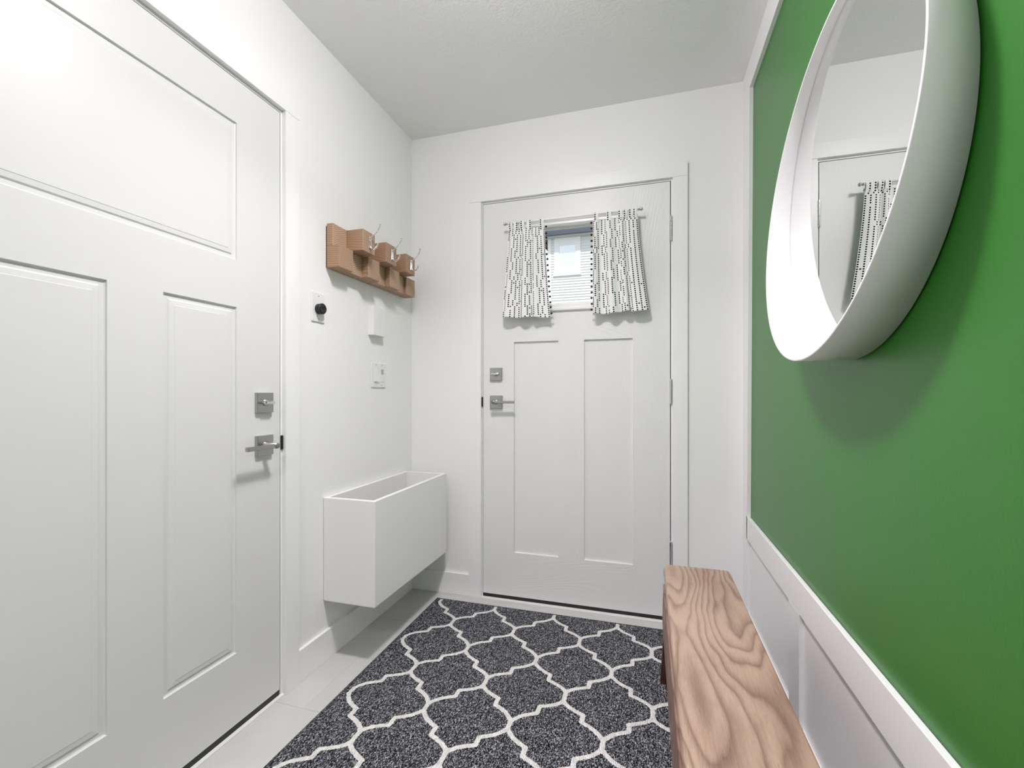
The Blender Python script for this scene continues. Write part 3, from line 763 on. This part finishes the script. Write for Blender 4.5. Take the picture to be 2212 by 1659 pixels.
        for i in range(ncw):
            for j_ in range(m_-1):
                fs.append((i*m_+j_, (i+1)*m_+j_, (i+1)*m_+j_+1, i*m_+j_+1)); fa.append(1.0 if i == pcol else 0.0)
                v0, v1 = s_acc[j_]/CELL, s_acc[j_+1]/CELL; uvs += [(i, v0), (i+1, v0), (i+1, v1), (i, v1)]
        me = bpy.data.meshes.new('tab'); me.from_pydata(vs, [], fs); me.materials.append(m_cloth)
        uvl = me.uv_layers.new(name='UVMap'); uvl.data.foreach_set('uv', [c_ for uv_ in uvs for c_ in uv_])
        at_ = me.attributes.new('dot_cell', 'FLOAT', 'FACE'); at_.data.foreach_set('value', fa)
        o = bpy.data.objects.new('tab', me); COL.objects.link(o); o.parent = root
        md = o.modifiers.new('thickness', 'SOLIDIFY'); md.thickness = 0.0008; md.offset = 0
    return root
pomL = [1.873, 1.839, 1.816, 1.790, 1.765, 1.737, 1.712, 1.682, 1.656, 1.626, 1.603, 1.579, 1.554, 1.529, 1.500, 1.476, 1.447]
pomR = [1.868, 1.840, 1.810, 1.782, 1.755, 1.726, 1.695, 1.671, 1.646, 1.618, 1.590, 1.563, 1.536, 1.510, 1.481, 1.455]
curtain('curtain', 'left short white curtain with black dots, nearer the door lever', (0.568, 0.752), (0.534, 0.781), 1.880, 1.872, 1.437, 1.430, 3.4, 0.6, 0.006, 0.015, 1, pomL,
        (0.580, 0.606, 0.640, 0.674, 0.738), (0.020, 0.022, 0.022, 0.022, 0.022), 3)
curtain('curtain', 'right short white curtain with black dots, nearer the hinges', (0.985, 1.190), (0.986, 1.240), 1.877, 1.882, 1.432, 1.441, 3.8, 2.2, 0.007, 0.017, -1, pomR,
        (1.001, 1.060, 1.112, 1.136, 1.160, 1.178), (0.021, 0.021, 0.020, 0.018, 0.020, 0.018), 11)

# ------------------------------------------------------------------ ceiling light (just out of the frame) and an added fill light
for (lx, ly, r_, lab, mm) in ((0.86, -1.22, 0.125, 'flush ceiling light with a glass bowl above the rug', m_lamp), (0.86, -3.05, 0.15, 'added fill light with a glass bowl, unseen behind the camera', m_fill)):
    lt = thing('ceiling_light', (lx, ly, H), lab, 'ceiling light')
    MB().lathe([(0, 0), (r_*0.9, 0), (r_*0.9, -0.010), (r_*0.75, -0.014), (0, -0.014)], (lx, ly, H), 'z', 40).build('base_ring', m_trim, lt)
    MB().lathe([(r_*0.8, -0.014), (r_, -0.030), (r_, -0.050), (r_*0.88, -0.068), (r_*0.6, -0.080), (0, -0.086)], (lx, ly, H), 'z', 40).build('diffuser', mm, lt)

# ------------------------------------------------------------------ outside
gd = MB().box(-14, 14, 0.15, 30, -0.4, -0.3).build('ground', m_ground); struct(gd, 'lawn outside the door', 'ground')
K3 = 3.0
XX = lambda x: 1.2284+(x-1.2284)*K3
ZZ = lambda z: 1.0589+(z-1.0589)*K3
HY = -2.1869+5.1869*K3
hs = thing('house', (XX(0.4), HY, -0.3), 'neighbouring house with white lap siding seen through the door window', 'house')
xl, xr = XX(0.149), 4.4
wx0, wx1, wz0, wz1 = XX(0.191), XX(0.498), ZZ(2.43), ZZ(2.874)
zs = ZZ(2.874)+0.002
MB().box(xl-0.10, xr, HY, HY+4.0, -0.3, zs+0.05).build('wall', m_siding, hs)
pit = 0.0925; z = -0.3
while z < zs-0.01:
    z1_ = min(z+pit, zs)
    def plank(xa, xb):
        b = MB(); b.hexa([(xa, HY-0.028, z), (xb, HY-0.028, z), (xb, HY+0.002, z), (xa, HY+0.002, z), (xa, HY-0.003, z1_+0.004), (xb, HY-0.003, z1_+0.004), (xb, HY+0.002, z1_+0.004), (xa, HY+0.002, z1_+0.004)])
        b.build('siding_board', m_siding, hs, origin=((xa+xb)/2, HY, z))
    if z1_ > wz0+0.02 and z < wz1: plank(xl, wx0-0.002); plank(wx1+0.002, xr)
    else: plank(xl, xr)
    z += pit
MB().box(xl-0.11, xl, HY-0.035, HY+0.03, -0.3, zs).build('corner_trim', m_extw, hs)
# house window
hw_ = MB(); gx0, gx1, gz0, gz1 = XX(0.240), XX(0.450), ZZ(2.505), ZZ(2.798)
hw_.box(wx0, gx0, HY-0.045, HY, ZZ(2.477), wz1); hw_.box(gx1, wx1, HY-0.045, HY, ZZ(2.477), wz1)
hw_.box(gx0, gx1, HY-0.045, HY, ZZ(2.477), gz0); hw_.box(gx0, gx1, HY-0.045, HY, gz1, wz1)
hw_.box(wx0-0.03, wx1+0.03, HY-0.07, HY, wz0, ZZ(2.4735))
hwn = hw_.build('window', m_extw, hs)
b = MB(); b.box(gx0, gx0+0.035, HY-0.035, HY-0.005, gz0, gz1); b.box(gx1-0.035, gx1, HY-0.035, HY-0.005, gz0, gz1); b.box(gx0+0.035, gx1-0.035, HY-0.034, HY-0.005, gz0, gz0+0.035); b.box(gx0+0.035, gx1-0.035, HY-0.034, HY-0.005, gz1-0.035, gz1)
b.build('sash', m_extw, hwn)
MB().box(gx0+0.03, gx1-0.03, HY-0.020, HY-0.014, gz0+0.03, gz1-0.03).build('pane', m_extglass, hwn)
OV = 0.30
MB().box(xl-0.11-OV, xr, HY-OV, HY, zs, zs+0.03).build('soffit', m_soffit, hs)
b = MB()
for k in range(60):
    x = xl-0.4+k*0.11; b.box(x, x+0.012, HY-OV+0.01, HY-0.01, zs-0.006, zs)
so_ = b.build('soffit_ribs', m_soffit, hs); so_['kind'] = 'stuff'
MB().box(xl-0.11-OV-0.02, xr, HY-OV-0.10, HY-OV, zs+0.00, zs+0.16, 0.01).build('gutter', m_fascia, hs)
b = MB(); b.hexa([(xl-0.5, HY-OV-0.05, zs+0.15), (xr, HY-OV-0.05, zs+0.15), (xr, HY+4.2, zs+0.15), (xl-0.5, HY+4.2, zs+0.15), (xl-0.5, HY+1.9, zs+1.9), (xr, HY+1.9, zs+1.9), (xr, HY+2.0, zs+1.9), (xl-0.5, HY+2.0, zs+1.9)])
b.build('roof', m_roof, hs)
# a bare little tree left of the house
tr_ = thing('tree', (-5.2, 20.0, -0.3), 'thin grey tree beyond the corner of the neighbouring house', 'tree')
b = MB(); b.tube([(-5.2, 20, -0.3), (-5.15, 20, 3), (-5.2, 20, 6.2), (-5.1, 20, 9)], [0.16, 0.13, 0.09, 0.03], 8)
rr = random.Random(5)
for k in range(26):
    z = 2.2+k*0.26; an = rr.uniform(0, 2*PI); ln = 1.5*(1-k/40)
    b.tube([(-5.17, 20, z), (-5.17+ln*0.5*math.cos(an), 20+ln*0.5*math.sin(an), z+0.35), (-5.17+ln*math.cos(an), 20+ln*math.sin(an), z+0.5)], [0.045, 0.03, 0.012], 5)
b.build('trunk', m_bark, tr_)
vs = []; fs = []
for k in range(2600):
    z = rr.uniform(2.4, 9.2); rad_ = 1.5*(1-(z-2.4)/9)*rr.random()**0.5; an = rr.uniform(0, 2*PI)
    c_ = Vector((rad_*math.cos(an), rad_*math.sin(an), z+0.3)); d_ = Vector((rr.uniform(-1, 1), rr.uniform(-1, 1), rr.uniform(-1, 1))).normalized()*0.09
    e = d_.cross(Vector((rr.uniform(-1, 1), 0.3, 1))).normalized()*0.05; n0 = len(vs)
    vs += [c_-d_, c_+e, c_+d_, c_-e]; fs.append((n0, n0+1, n0+2, n0+3))
me = bpy.data.meshes.new('foliage'); me.from_pydata(vs, [], fs); me.materials.append(m_leaf)
o = bpy.data.objects.new('foliage', me); COL.objects.link(o); o.parent = tr_; o['kind'] = 'stuff'
